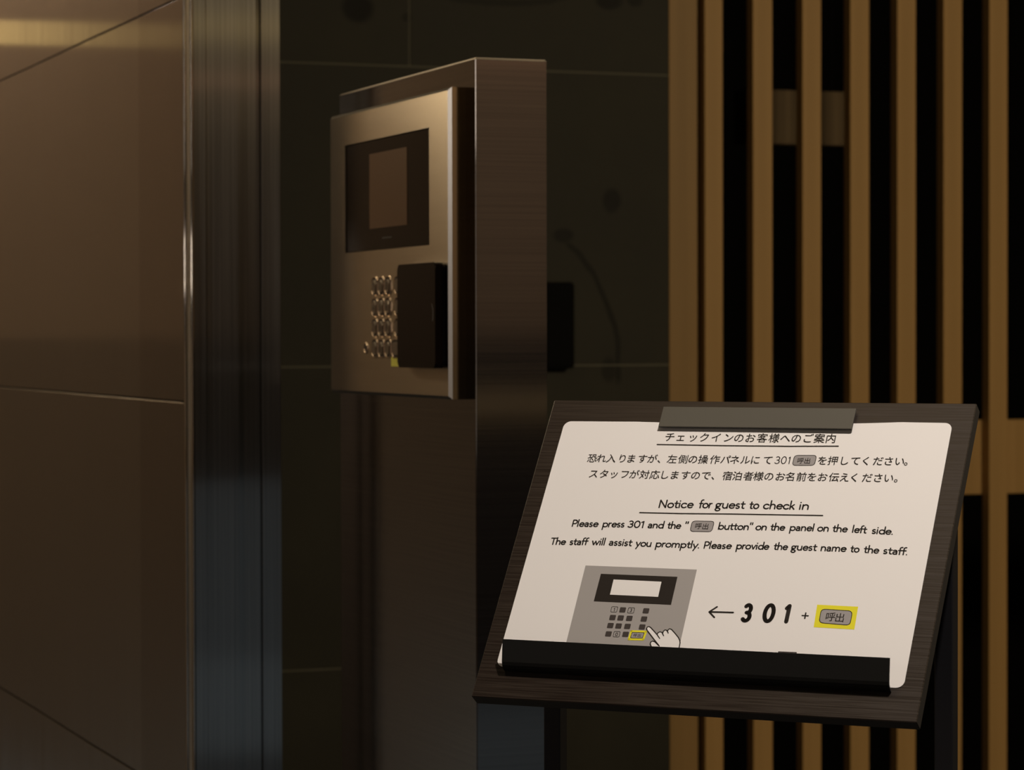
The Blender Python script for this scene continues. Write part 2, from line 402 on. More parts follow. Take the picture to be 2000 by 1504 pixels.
def rounded_prism(bm, cy_, cz_, wy, wz, r, x0, x1, n=6):
    pts = []
    for (sy, sz, a0) in ((1, 1, 0), (-1, 1, 90), (-1, -1, 180), (1, -1, 270)):
        for k in range(n + 1):
            a = math.radians(a0 + 90 * k / n)
            pts.append((cy_ + sy * (wy / 2 - r) + r * math.cos(a), cz_ + sz * (wz / 2 - r) + r * math.sin(a)))
    A = [bm.verts.new((x0, *q)) for q in pts]; B = [bm.verts.new((x1, *q)) for q in pts]
    bm.faces.new(A); bm.faces.new(list(reversed(B)))
    for k in range(len(pts)): bm.faces.new([A[k - 1], A[k], B[k], B[k - 1]])

def dish(cy_, cz_, wy, wz, r):   # raised rounded ring around a key
    bm = bmesh.new(); n = 6
    def ring(w2, h2, rr, x):
        o_ = []
        for (sy, sz, a0) in ((1, 1, 0), (-1, 1, 90), (-1, -1, 180), (1, -1, 270)):
            for k in range(n + 1):
                a = math.radians(a0 + 90 * k / n)
                o_.append(bm.verts.new((x, cy_ + sy * (w2 / 2 - rr) + rr * math.cos(a), cz_ + sz * (h2 / 2 - rr) + rr * math.sin(a))))
        return o_
    L = [ring(wy, wz, r, 0), ring(wy - .0012, wz - .0012, r * .92, -.0011), ring(wy - .0034, wz - .0034, r * .8, -.0011), ring(wy - .0042, wz - .0042, r * .75, -.0001)]
    for a, b in zip(L[:-1], L[1:]):
        for k in range(len(a)): bm.faces.new([a[k - 1], a[k], b[k], b[k - 1]])
    return bm

# ------------------------------------------------------------------ stroke lettering
def arc(cx, cy, rx, ry, a0, a1, n=None):
    n = n or max(4, int(abs(a1 - a0) / 18))
    return [(cx + rx * math.cos(math.radians(a0 + (a1 - a0) * k / n)), cy + ry * math.sin(math.radians(a0 + (a1 - a0) * k / n))) for k in range(n + 1)]
O_ = lambda cx, cy, rx, ry: arc(cx, cy, rx, ry, 0, 360, 22)
GL = {   # character: (advance, strokes); x height 1, cap height 1.55
 'o': (1.02, [O_(.5, .5, .41, .41)]),
 'c': (.93, [arc(.5, .5, .41, .41, 42, 318)]),
 'e': (.98, [[(.13, .53), (.87, .53)] + arc(.5, .5, .39, .41, 6, 318)]),
 'a': (.86, [arc(.37, .62, .29, .29, 140, 0) + [(.66, .08)], [(.66, .58), (.42, .55)] + arc(.36, .31, .25, .22, 75, 285) + [(.48, .11), (.66, .28)]]),
 'n': (.96, [[(.13, .92), (.13, .08)], [(.13, .52)] + arc(.47, .56, .32, .36, 165, 0) + [(.79, .08)]]),
 'm': (1.46, [[(.13, .92), (.13, .08)], [(.13, .52)] + arc(.42, .58, .28, .34, 165, 0) + [(.70, .08)], [(.70, .52)] + arc(.99, .58, .28, .34, 165, 0) + [(1.27, .08)]]),
 'h': (.96, [[(.13, 1.58), (.13, .08)], [(.13, .52)] + arc(.47, .56, .32, .36, 165, 0) + [(.79, .08)]]),
 'u': (.96, [[(.13, .92), (.13, .44)] + arc(.45, .44, .32, .36, 180, 345), [(.79, .92), (.79, .08)]]),
 'r': (.62, [[(.13, .92), (.13, .08)], [(.13, .5)] + arc(.43, .56, .28, .35, 165, 75)]),
 's': (.72, [arc(.34, .70, .22, .21, 50, 250, 8) + arc(.33, .29, .23, .21, 70, -145, 9)]),
 't': (.66, [[(.28, 1.28), (.28, .3)] + arc(.48, .3, .20, .2, 180, 290), [(.06, .90), (.58, .90)]]),
 'i': (.36, [[(.14, .92), (.14, .08)], [(.14, 1.32), (.145, 1.34)]]),
 'l': (.36, [[(.14, 1.58), (.14, .08)]]),
 'f': (.58, [arc(.50, 1.28, .27, .28, 75, 180) + [(.23, .08)], [(.03, .90), (.55, .90)]]),
 'g': (.94, [O_(.40, .64, .29, .27), [(.60, .85), (.86, .92)], [(.22, .40), (.14, .27), (.20, .16), (.38, .10), (.58, .08)] + arc(.43, -.18, .33, .25, 62, -240)]),
 'p': (1.04, [[(.13, .92), (.13, -.52)], O_(.52, .5, .40, .41)]),
 'b': (1.04, [[(.13, 1.58), (.13, .08)], O_(.52, .5, .40, .41)]),
 'd': (1.04, [[(.91, 1.58), (.91, .08)], O_(.51, .5, .40, .41)]),
 'k': (.84, [[(.13, 1.58), (.13, .08)], [(.13, .42), (.64, .92)], [(.30, .60), (.72, .08)]]),
 'w': (1.36, [[(.07, .92), (.38, .10), (.66, .90), (.94, .10), (1.25, .92)]]),
 'v': (.86, [[(.07, .92), (.42, .09), (.77, .92)]]),
 'y': (.86, [[(.07, .92), (.43, .10)], [(.79, .92), (.20, -.50)]]),
 'N': (1.30, [[(.13, .08), (.13, 1.47), (1.08, .08), (1.08, 1.47)]]),
 'P': (.95, [[(.13, .08), (.13, 1.46), (.48, 1.46)] + arc(.48, 1.07, .37, .39, 88, -88) + [(.13, .68)]]),
 'T': (1.02, [[(.04, 1.46), (.96, 1.46)], [(.5, 1.46), (.5, .08)]]),
 '3': (.95, [arc(.42, 1.11, .32, .34, 140, -80, 12)+[(.36, .80)], [(.36, .80)]+arc(.40, .45, .38, .36, 80, -145, 13)]),
 '0': (1.12, [O_(.53, .78, .43, .70)]),
 '1': (.62, [[(.08, 1.22), (.38, 1.44), (.38, .08)]]),
 '2': (.95, [arc(.42, 1.08, .34, .36, 160, -30, 9) + [(.08, .1), (.82, .1)]]),
 '4': (.95, [[(.62, .08), (.62, 1.44), (.08, .45), (.85, .45)]]),
 '5': (.95, [[(.74, 1.44), (.24, 1.44), (.16, .84)] + arc(.40, .50, .38, .40, 110, -145, 10)]),
 '6': (.95, [[(.62, 1.46), (.16, .70)], O_(.46, .48, .36, .38)]),
 '7': (.90, [[(.08, 1.44), (.80, 1.44), (.28, .08)]]),
 '8': (.95, [O_(.44, 1.12, .30, .32), O_(.44, .46, .36, .37)]),
 '9': (.95, [[(.30, .06), (.76, .90)], O_(.44, 1.04, .36, .38)]),
 '.': (.32, [[(.13, .12), (.135, .13)]]),
 '"': (.52, [[(.10, 1.58), (.08, 1.22)], [(.36, 1.58), (.34, 1.22)]]),
}

def ribbon(bm, pts, wd, put, closed=False, z=0.0):
    """flat line of constant width with round joints and ends"""
    h = wd / 2; P = [Vector(p) for p in pts]
    if closed: P = P + [P[0]]
    for a, b in zip(P[:-1], P[1:]):
        d = b - a
        if d.length < 1e-6: continue
        d.normalize(); n = Vector((-d.y, d.x)) * h
        bm.faces.new([bm.verts.new(put(q.x, q.y, z)) for q in (a + n, a - n, b - n, b + n)])
    for i, q in enumerate(P):
        if 0 < i < len(P) - 1:
            d1 = (P[i] - P[i - 1]); d2 = (P[i + 1] - P[i])
            if d1.length > 1e-6 and d2.length > 1e-6 and d1.angle(d2) < .1: continue
        bm.faces.new([bm.verts.new(put(q.x + h * math.cos(k * math.pi / 4), q.y + h * math.sin(k * math.pi / 4), z)) for k in range(8)])

def set_word(bm, text, u0, u1, v0, v1, xh, wt, put, z):
    pen = 0; S = []
    for ch in text:
        adv, st = GL[ch]
        for s_ in st: S.append([(pen + p[0], p[1]) for p in s_])
        pen += adv
    xs_ = [p[0] for s_ in S for p in s_]; a, b = min(xs_), max(xs_)
    half = wt * xh / 2
    U0, U1 = u0 + half, u1 - half
    if b - a < .05: k = xh; a = (a + b) / 2 - (U1 - U0) / 2 / k
    else: k = (U1 - U0) / (b - a)
    for s_ in S:
        L = []
        for (px, py) in s_:
            u = U0 + (px - a) * k; t = (u - u0) / max(1e-6, u1 - u0)
            L.append((u, v0 + (v1 - v0) * t + py * xh))
        ribbon(bm, L, wt * xh, put, False, z)

# keys: three columns of digits, a fourth column to the right of them, a wide call key at its foot
KS = .0181
cols = [2.8900, 2.8672, 2.8444]
krow = [.0563, .0336, .0113, -.0113]
marks = ['123', '456', '789', ' 0 ']
for i, kz in enumerate(krow):
    for j in range(4):
        wy = KS
        if j < 3: ky = cols[j]
        elif i < 3: ky = 2.8120
        else: ky = 2.8165; wy = .0265
        bm = bmesh.new()
        rounded_prism(bm, 0, 0, wy - .0062, KS - .0042, .0044, -.0020, -.0004)
        bmesh.ops.bevel(bm, geom=[e for e in bm.edges if all(abs(v.co.x + .0020) < 1e-6 for v in e.verts)], offset=.0010, segments=3, affect='EDGES')
        kc = obj('key', bm, M['key'], ip); kc.location = (-T_, PX(ky), PZ(kz))
        obj('key_ring', dish(0, 0, wy + .0034, KS + .0034, .0068), M['key_ring'], kc)
        bm = bmesh.new(); rounded_prism(bm, 0, 0, wy + .0006, KS + .0006, .0058, -.0004, -.0001)
        obj('key_gap', bm, M['joint'], kc)
        if j < 3 and marks[i][j] != ' ':
            bm = bmesh.new()
            set_word(bm, marks[i][j], -2.3, 2.3, 0, 0, 5.0, .2, lambda u, v, z: (-.00206, -u / 1000, (v - 3.9) / 1000), 0)
            mk = obj('key_number', bm, M['key_mark'], kc)
# small round microphone hole
bm = bmesh.new(); rounded_prism(bm, 0, 0, .0110, .0110, .0054, -.0003, 0)
mh = obj('microphone_hole', bm, M['key_mark'], ip); mh.location = (-T_, PX(2.9220), PZ(-.0112))
bm = dish(0, 0, .0135, .0135, .0066); mr = obj('hole_ring', bm, M['key_ring'], ip); mr.location = (-T_, PX(2.9220), PZ(-.0112))

# yellow sticker under the wide key
st = box('yellow_sticker', PB - .0007, PB - .0002, 2.800, 2.8334, CAM_Z - .0305, CAM_Z - .0205, M['sticker'])
tag(st, 'small yellow sticker below the keypad, partly behind the black reader', 'sticker')

# card reader box stuck on the panel
cr = empty('card_reader', (PB, 2.7235, CAM_Z - .0315), 'dark glossy box stuck over the right side of the intercom keypad', 'box')
bm = bmesh.new()
rounded_prism(bm, 0, .0545, .1200, .1080, .0050, -.0105, -.0019)
bmesh.ops.bevel(bm, geom=[e for e in bm.edges if all(abs(v.co.x + .0105) < 1e-6 for v in e.verts)], offset=.0012, segments=2, affect='EDGES')
obj('front_cover', bm, M['reader'], cr)
bm = bmesh.new(); rounded_prism(bm, 0, .0545, .1160, .1040, .0050, -.0020, -.0002)
obj('back_shell', bm, M['reader_side'], cr)
# thin pale line painting a glint on the cover's right part
bm = bmesh.new(); ribbon(bm, [(-50.5, 66), (-53.5, 60), (-54.0, 54), (-52.5, 49)], .9, lambda u, v, z: (-.01065, u / 1000, v / 1000))
obj('glint_line', bm, M['grey'], cr)

# ------------------------------------------------------------------ notice stand
BC = Vector((.8341, 1.7605, CAM_Z - .1489))
BU = Vector((.6924, -.7215, 0)).normalized()
BV = Vector((.4123, .3957, .8206)).normalized()
BN = BU.cross(BV).normalized()
HD = Vector((.7215, .6924, 0)).normalized()
BW, BH, BT = .3227, .2497, .0105
stand_yaw = math.atan2(BU.y, BU.x)
tilt = math.asin(BV.z)
stand = empty('notice_stand', (BC.x + HD.x * .0425, BC.y + HD.y * .0425, 0), 'dark wooden sign stand with tilted board on two black legs', 'stand')
stand.rotation_euler = (0, 0, stand_yaw)
brd = bpy.data.objects.new('board_frame', None)   # only a matrix for the tilted frame
BM = Matrix.Translation(BC) @ Matrix(((BU.x, BV.x, BN.x), (BU.y, BV.y, BN.y), (BU.z, BV.z, BN.z))).to_4x4()
ST_INV = (Matrix.Translation(stand.location) @ Matrix.Rotation(stand_yaw, 4, 'Z')).inverted()
bpy.data.objects.remove(brd)
def on_board(o, parent=stand, inv=ST_INV, sx=0, sy=0, sz=0):
    """put an object modelled in board coordinates (u, v, normal) into the stand's frame"""
    o.parent = parent; o.matrix_local = inv @ BM @ Matrix.Translation((sx, sy, sz)); return o
bm = bmesh.new(); bevel_box(bm, -BW / 2, BW / 2, -BH / 2, BH / 2, -BT, 0, .0006, 1)
for f in bm.faces:
    f.normal_update(); f.material_index = 0 if f.normal.z > .9 else 1
# keep a light worn arris on the upper edge
on_board(obj('board', bm, [M['board'], M['board_edge']]))
for f in bpy.data.objects['board'].data.polygons:
    if .3 < f.normal.z < .9: f.material_index = 0
# black lip that holds the foot of the sheet: a bent plate
def profile(name, prof, th, u0, u1, material):
    bm = bmesh.new(); n = len(prof); P = [Vector(p) for p in prof]; N = []
    for i in range(n):
        d = (P[min(i + 1, n - 1)] - P[max(i - 1, 0)]).normalized(); N.append(Vector((-d.y, d.x)))
    ring = [p + q * th / 2 for p, q in zip(P, N)] + [p - q * th / 2 for p, q in zip(reversed(P), reversed(N))]
    A = [bm.verts.new((u0, r.x, r.y)) for r in ring]; B = [bm.verts.new((u1, r.x, r.y)) for r in ring]
    for k in range(len(ring)): bm.faces.new([A[k - 1], A[k], B[k], B[k - 1]])
    m_ = len(ring)
    for k in range(n - 1):
        bm.faces.new([A[k], A[k + 1], A[m_ - 2 - k], A[m_ - 1 - k]]); bm.faces.new([B[k], B[m_ - 1 - k], B[m_ - 2 - k], B[k + 1]])
    return obj(name, bm, material)
prof = [(-.0868, .0160), (-.0938, .0120), (-.1004, .0082), (-.1020, .0066), (-.1030, .0046), (-.1034, .0024), (-.1035, .0006)]
on_board(profile('sheet_lip', prof, .0011, -.1407, .1407, M['black_metal']))
# clip plate over the top of the sheet, standing on two small spacers
bm = bmesh.new(); bevel_box(bm, -.0707, .0761, .0998, .1172, .0023, .0040, .0003, 1)
for f in bm.faces:
    f.normal_update()
    if f.normal.y < -.9 or f.normal.x > .9: f.material_index = 1
on_board(obj('clip_plate', bm, [M['clip'], M['black_metal']]))
bm = bmesh.new(); bevel_box(bm, -.068, -.060, .1105, .1165, .0, .0023, 0)
on_board(obj('clip_spacer', bm, M['black_metal']))
bm = bmesh.new(); bevel_box(bm, .060, .068, .1105, .1165, .0, .0023, 0)
on_board(obj('clip_spacer', bm, M['black_metal']))
# legs: square tubes up to the underside of the board
LZ = BC.z + .0425 * math.tan(tilt) - .0215
for s in (-1, 1):
    box('leg', s * .1480 - .0066, s * .1480 + .0066, -.0066, .0066, .012, LZ, M['leg_metal'], stand, bev=.0008, seg=1)
box('cross_bar', -.1414, .1414, -.005, .005, LZ - .030, LZ - .018, M['leg_metal'], stand, bev=.0005, seg=1)
box('base_plate', -.17, .17, -.14, .12, 0, .012, M['black_metal'], stand, bev=.002)

# ------------------------------------------------------------------ the notice sheet
sheet = empty('notice_sheet', BC + BN * .0005 - BV * .1, 'white check-in notice in Japanese and English clipped on the board', 'sign')
SH_INV = Matrix.Translation(sheet.location).inverted()
def on_sheet(o): return on_board(o, sheet, SH_INV)
R_ = .0055
cor = [(-.1486, -.1003, 180), (.1484, -.1005, 270), (.1471, .1080, 0), (-.1478, .1057, 90)]
pts = []
for (x_, y_, a0) in cor:
    sx = 1 if x_ > 0 else -1; sy = 1 if y_ > 0 else -1
    for k in range(8):
        a = math.radians(a0 + 90 * k / 7)
        pts.append((x_ - sx * R_ + R_ * math.cos(a), y_ - sy * R_ + R_ * math.sin(a)))
    if a0 == 0:      # slightly wavy upper edge
        pts += [(.110, .1082), (.085, .1070), (.060, .1062), (-.060, .1054), (-.090, .1060)]
bm = bmesh.new()
A = [bm.verts.new((*q, .00045)) for q in pts]; B = [bm.verts.new((*q, .00015)) for q in pts]
bm.faces.new(A); bm.faces.new(list(reversed(B)))
for k in range(len(pts)): bm.faces.new([A[k - 1], A[k], B[k], B[k - 1]])
on_sheet(obj('paper', bm, M['paper']))
def put_mm(u, v, z): return (u / 1000, v / 1000, z)
def lz(layer): return .00050 + .00005 * layer

glyph_cache = {}
def jp_glyph(ch):
    if ch in glyph_cache: return glyph_cache[ch]
    c = bpy.data.curves.new('glyph', 'FONT'); c.body = ch; c.size = 1.0; c.resolution_u = 3; c.fill_mode = 'FRONT'
    o = bpy.data.objects.new('glyph', c); COL.objects.link(o)
    dg = bpy.context.evaluated_depsgraph_get(); dg.update()
    me = o.evaluated_get(dg).to_mesh()
    vs = [(v.co.x, v.co.y) for v in me.vertices]; fs = [tuple(p.vertices) for p in me.polygons]
    o.evaluated_get(dg).to_mesh_clear(); bpy.data.objects.remove(o); bpy.data.curves.remove(c)
    glyph_cache[ch] = (vs, fs); return vs, fs

# printed matter on the sheet, in millimetres from the board centre
PRINT = [
 ('jp','heading_japanese','ink',[('チ',-61.07,93.09),('ェ',-52.51,93.1),('ッ',-42.98,93.11),('ク',-34.28,93.12),('イ',-25.22,93.13),('ン',-15.8,93.14),('の',-7.79,93.15),('お',0.78,93.17),('客',9.89,93.26),('様',18.77,93.34),('へ',27.23,93.41),('の',35.47,93.49),('ご',44.06,93.57),('案',52.62,93.64),('内',61.15,93.72)],8.3),
 ('jp','text_line_japanese','ink',[('恐',-117.57,73.72),('れ',-110.26,73.78),('入',-102.57,73.84),('り',-93.7,73.9),('ま',-86.87,73.96),('す',-78.05,74.03),('が',-70.47,74.08),('、',-62.51,74.15),('左',-54.97,74.21),('側',-46.47,74.27),('の',-38.98,74.33),('操',-31.05,74.39),('作',-22.16,74.46),('パ',-14.13,74.52),('ネ',-6.98,74.58),('ル',0.96,74.64),('に',8.46,74.7),('て',17.96,74.77),('を',58.49,75.17),('押',66.21,75.24),('し',74.32,75.32),('て',82.7,75.41),('く',90.38,75.48),('だ',99.07,75.57),('さ',106.73,75.64),('い',114.58,75.72),('。',121.74,75.86)],7.9),
 ('jp','text_line_japanese','ink',[('ス',-113.18,60.38),('タ',-104.97,60.43),('ッ',-97.11,60.47),('フ',-88.68,60.52),('が',-81.4,60.56),('対',-73.3,60.61),('応',-65.35,60.65),('し',-57.82,60.7),('ま',-50.04,60.74),('す',-41.54,60.79),('の',-33.89,60.83),('で',-25.99,60.88),('、',-18.0,60.92),('宿',-9.65,60.97),('泊',-2.11,61.03),('者',6.18,61.09),('様',13.68,61.14),('の',21.53,61.2),('お',29.93,61.26),('名',37.53,61.32),('前',45.68,61.38),('を',53.43,61.44),('お',61.15,61.5),('伝',69.59,61.56),('え',77.29,61.62),('く',84.52,61.67),('だ',93.69,61.74),('さ',101.57,61.8),('い',109.21,61.85),('。',117.03,61.91)],7.9),
 ('words','text_line_japanese_number',[('3',23.11,26.92,71.65,71.65),('0',27.69,31.88,71.65,71.65),('1',32.93,34.45,71.65,71.65)],4.170999999999999,0.17),
 ('words','heading_english',[('Notice',-56.34,-29.78,32.82,33.36),('for',-26.12,-15.78,33.42,33.63),('guest',-13.49,8.96,33.66,33.9),('to',11.73,19.43,33.93,34.02),('check',22.17,45.86,34.05,34.3),('in',48.94,55.96,34.33,34.41)],4.45,0.245),
 ('words','text_line_english',[('Please',-119.58,-98.78,15.21,15.55),('press',-95.78,-78.72,15.58,15.86),('301',-76.26,-64.12,15.85,15.81),('and',-60.79,-48.53,15.83,15.9),('the',-46.11,-35.27,15.91,15.98),('"',-32.85,-30.24,16.01,16.05),('button',-7.55,15.32,16.34,16.65),('"',15.49,17.97,16.66,16.7),('on',20.17,28.61,16.72,16.83),('the',31.01,42.22,16.87,17.03),('panel',45.44,62.99,17.06,17.22),('on',65.44,73.88,17.23,17.25),('the',76.36,87.69,17.22,17.13),('left',90.82,101.53,17.03,16.64),('side.',105.01,120.19,16.57,16.21)],3.8,0.265),
 ('words','text_line_english',[('The',-132.89,-120.41,-0.39,-0.12),('staff',-117.59,-103.09,-0.07,0.3),('will',-100.62,-90.26,0.34,0.56),('assist',-87.14,-69.12,0.57,0.58),('you',-66.69,-54.52,0.57,0.53),('promptly.',-51.24,-18.09,0.52,0.52),('Please',-14.81,6.13,0.57,0.88),('provide',9.32,33.73,0.93,1.32),('the',36.64,47.41,1.36,1.51),('guest',49.55,68.43,1.52,1.6),('name',71.08,89.78,1.59,1.54),('to',92.2,99.06,1.48,1.34),('the',101.81,113.21,1.28,1.04),('staff.',115.96,133.11,0.96,0.43)],3.8,0.265),
 ('words','large_number',[('3',24.6,32.14,-56.3,-56.07),('0',39.65,48.73,-55.91,-55.66),('1',54.65,59.21,-55.5,-55.38)],9.1,0.33),
 ('stroke','heading_underline','ink',1,[(-69.53,86.41),(-19.42,86.31),(30.91,86.61),(67.66,87.38)],1.04,False),
 ('stroke','heading_underline','ink',1,[(-69.53,28.54),(-37.92,28.65),(-1.3,29.38),(67.24,30.14)],1.04,False),
 ('stroke','arrow','ink',1,[(1.03,-49.66),(18.12,-49.4)],1.36,False),
 ('stroke','arrow','ink',1,[(5.54,-45.44),(0.66,-49.68),(5.34,-53.83)],1.28,False),
 ('stroke','plus_sign','ink',1,[(68.13,-49.46),(72.42,-49.46)],1.04,False),
 ('stroke','plus_sign','ink',1,[(70.3,-47.28),(70.42,-51.59)],1.04,False),
 ('poly','yellow_highlight','yellow',1,[(77.13,-40.5),(106.23,-40.79),(106.82,-58.4),(78.0,-57.98)]),
 ('poly','call_button','grey',2,[(80.82,-46.98),(80.9,-45.83),(81.25,-44.94),(81.86,-44.32),(82.74,-43.96),(83.89,-43.86),(99.73,-44.27),(100.89,-44.43),(101.79,-44.83),(102.45,-45.49),(102.85,-46.39),(103.01,-47.55),(103.12,-52.18),(103.02,-53.33),(102.66,-54.21),(102.04,-54.82),(101.15,-55.17),(100.0,-55.25),(84.33,-54.59),(83.17,-54.42),(82.26,-54.0),(81.59,-53.33),(81.17,-52.42),(81.0,-51.26)]),
 ('stroke','call_button','ink',3,[(80.82,-46.98),(80.9,-45.83),(81.25,-44.94),(81.86,-44.32),(82.74,-43.96),(83.89,-43.86),(99.73,-44.27),(100.89,-44.43),(101.79,-44.83),(102.45,-45.49),(102.85,-46.39),(103.01,-47.55),(103.12,-52.18),(103.02,-53.33),(102.66,-54.21),(102.04,-54.82),(101.15,-55.17),(100.0,-55.25),(84.33,-54.59),(83.17,-54.42),(82.26,-54.0),(81.59,-53.33),(81.17,-52.42),(81.0,-51.26)],0.52,True),
 ('poly','call_button','grey',1,[(36.93,76.58),(37.05,77.52),(37.38,78.25),(37.92,78.78),(38.65,79.11),(39.59,79.23),(50.69,79.44),(51.63,79.35),(52.35,79.06),(52.87,78.55),(53.18,77.82),(53.27,76.89),(53.26,73.67),(53.15,72.73),(52.83,72.0),(52.31,71.47),(51.58,71.14),(50.64,71.02),(39.38,70.78),(38.45,70.87),(37.73,71.17),(37.22,71.67),(36.93,72.4),(36.84,73.33)]),
 ('stroke','call_button','ink',2,[(36.93,76.58),(37.05,77.52),(37.38,78.25),(37.92,78.78),(38.65,79.11),(39.59,79.23),(50.69,79.44),(51.63,79.35),(52.35,79.06),(52.87,78.55),(53.18,77.82),(53.27,76.89),(53.26,73.67),(53.15,72.73),(52.83,72.0),(52.31,71.47),(51.58,71.14),(50.64,71.02),(39.38,70.78),(38.45,70.87),(37.73,71.17),(37.22,71.67),(36.93,72.4),(36.84,73.33)],0.48,True),
 ('poly','call_button','grey',1,[(-28.0,20.23),(-27.91,21.17),(-27.61,21.9),(-27.11,22.43),(-26.38,22.75),(-25.45,22.87),(-13.96,23.04),(-13.03,22.95),(-12.3,22.65),(-11.79,22.14),(-11.49,21.41),(-11.41,20.48),(-11.47,17.08),(-11.59,16.14),(-11.92,15.41),(-12.45,14.88),(-13.18,14.56),(-14.12,14.44),(-25.27,14.25),(-26.21,14.34),(-26.94,14.64),(-27.47,15.15),(-27.8,15.88),(-27.92,16.81)]),
 ('stroke','call_button','ink',2,[(-28.0,20.23),(-27.91,21.17),(-27.61,21.9),(-27.11,22.43),(-26.38,22.75),(-25.45,22.87),(-13.96,23.04),(-13.03,22.95),(-12.3,22.65),(-11.79,22.14),(-11.49,21.41),(-11.41,20.48),(-11.47,17.08),(-11.59,16.14),(-11.92,15.41),(-12.45,14.88),(-13.18,14.56),(-14.12,14.44),(-25.27,14.25),(-26.21,14.34),(-26.94,14.64),(-27.47,15.15),(-27.8,15.88),(-27.92,16.81)],0.48,True),
 ('jp','call_button_text','ink',[('呼',88.34,-49.47),('出',95.08,-49.87)],7.4),
 ('jp','call_button_text','ink',[('呼',42.27,74.7),('出',47.41,74.67)],5.2),
 ('jp','call_button_text','ink',[('呼',-22.5,18.77),('出',-17.05,18.6)],5.4),
 ('poly','panel_drawing','lightgrey',1,[(-100.66,-16.41),(-15.81,-16.5),(-15.02,-82.58),(-99.79,-85.0)]),
 ('poly','drawing_screen','ink',2,[(-87.18,-22.75),(-28.88,-22.89),(-28.64,-45.47),(-87.2,-45.23)]),
 ('poly','drawing_display','paper',3,[(-76.38,-27.0),(-39.89,-27.31),(-39.64,-39.55),(-76.22,-39.31)]),
 ('stroke','drawing_key','ink',3,[(-72.39,-49.58),(-72.36,-49.29),(-72.27,-49.07),(-72.11,-48.91),(-71.89,-48.81),(-71.6,-48.78),(-68.6,-48.78),(-68.31,-48.81),(-68.09,-48.91),(-67.93,-49.07),(-67.83,-49.29),(-67.79,-49.58),(-67.78,-52.3),(-67.81,-52.59),(-67.9,-52.81),(-68.06,-52.97),(-68.28,-53.07),(-68.57,-53.1),(-71.56,-53.11),(-71.85,-53.08),(-72.07,-52.98),(-72.23,-52.82),(-72.33,-52.6),(-72.37,-52.31)],0.4,True),
 ('poly','drawing_key','darkgrey',2,[(-66.0,-49.75),(-65.97,-49.46),(-65.88,-49.24),(-65.72,-49.08),(-65.5,-48.98),(-65.21,-48.95),(-62.23,-48.95),(-61.94,-48.98),(-61.72,-49.08),(-61.56,-49.24),(-61.46,-49.46),(-61.43,-49.75),(-61.41,-52.46),(-61.44,-52.75),(-61.54,-52.97),(-61.7,-53.13),(-61.92,-53.23),(-62.21,-53.26),(-65.18,-53.27),(-65.47,-53.24),(-65.69,-53.14),(-65.85,-52.98),(-65.95,-52.76),(-65.99,-52.47)]),
 ('stroke','drawing_key','ink',3,[(-59.58,-49.87),(-59.55,-49.58),(-59.45,-49.36),(-59.29,-49.2),(-59.07,-49.1),(-58.78,-49.07),(-55.81,-49.07),(-55.52,-49.1),(-55.3,-49.2),(-55.14,-49.36),(-55.04,-49.58),(-55.01,-49.87),(-54.99,-52.58),(-55.02,-52.87),(-55.12,-53.09),(-55.28,-53.25),(-55.5,-53.35),(-55.79,-53.38),(-58.76,-53.38),(-59.05,-53.35),(-59.27,-53.25),(-59.43,-53.09),(-59.53,-52.87),(-59.56,-52.58)],0.4,True),
 ('poly','drawing_key','darkgrey',2,[(-48.37,-49.69),(-48.34,-49.4),(-48.24,-49.18),(-48.08,-49.02),(-47.86,-48.92),(-47.57,-48.89),(-44.62,-48.89),(-44.33,-48.92),(-44.11,-49.02),(-43.95,-49.18),(-43.85,-49.4),(-43.82,-49.69),(-43.82,-52.39),(-43.85,-52.68),(-43.95,-52.9),(-44.11,-53.06),(-44.33,-53.16),(-44.62,-53.19),(-47.56,-53.2),(-47.85,-53.17),(-48.07,-53.07),(-48.23,-52.91),(-48.33,-52.69),(-48.36,-52.4)]),
 ('poly','drawing_key','darkgrey',2,[(-72.12,-56.16),(-72.09,-55.87),(-72.0,-55.65),(-71.84,-55.49),(-71.62,-55.39),(-71.33,-55.36),(-68.34,-55.35),(-68.05,-55.38),(-67.83,-55.48),(-67.67,-55.64),(-67.57,-55.86),(-67.53,-56.15),(-67.52,-58.86),(-67.55,-59.15),(-67.64,-59.37),(-67.8,-59.53),(-68.02,-59.63),(-68.31,-59.66),(-71.29,-59.67),(-71.58,-59.64),(-71.8,-59.54),(-71.96,-59.38),(-72.06,-59.16),(-72.1,-58.87)]),
 ('poly','drawing_key','darkgrey',2,[(-66.0,-56.21),(-65.97,-55.92),(-65.88,-55.7),(-65.72,-55.54),(-65.5,-55.44),(-65.21,-55.41),(-62.24,-55.4),(-61.95,-55.43),(-61.73,-55.53),(-61.57,-55.69),(-61.47,-55.91),(-61.43,-56.2),(-61.42,-58.9),(-61.45,-59.19),(-61.54,-59.41),(-61.7,-59.57),(-61.92,-59.67),(-62.21,-59.7),(-65.18,-59.71),(-65.47,-59.68),(-65.69,-59.58),(-65.85,-59.42),(-65.95,-59.2),(-65.99,-58.91)]),
 ('poly','drawing_key','darkgrey',2,[(-59.42,-56.23),(-59.39,-55.94),(-59.29,-55.72),(-59.13,-55.56),(-58.91,-55.46),(-58.62,-55.43),(-55.66,-55.42),(-55.37,-55.45),(-55.15,-55.55),(-54.99,-55.71),(-54.89,-55.93),(-54.86,-56.22),(-54.84,-58.91),(-54.87,-59.2),(-54.97,-59.42),(-55.13,-59.58),(-55.35,-59.68),(-55.64,-59.71),(-58.6,-59.73),(-58.89,-59.7),(-59.11,-59.6),(-59.27,-59.44),(-59.37,-59.22),(-59.4,-58.93)]),
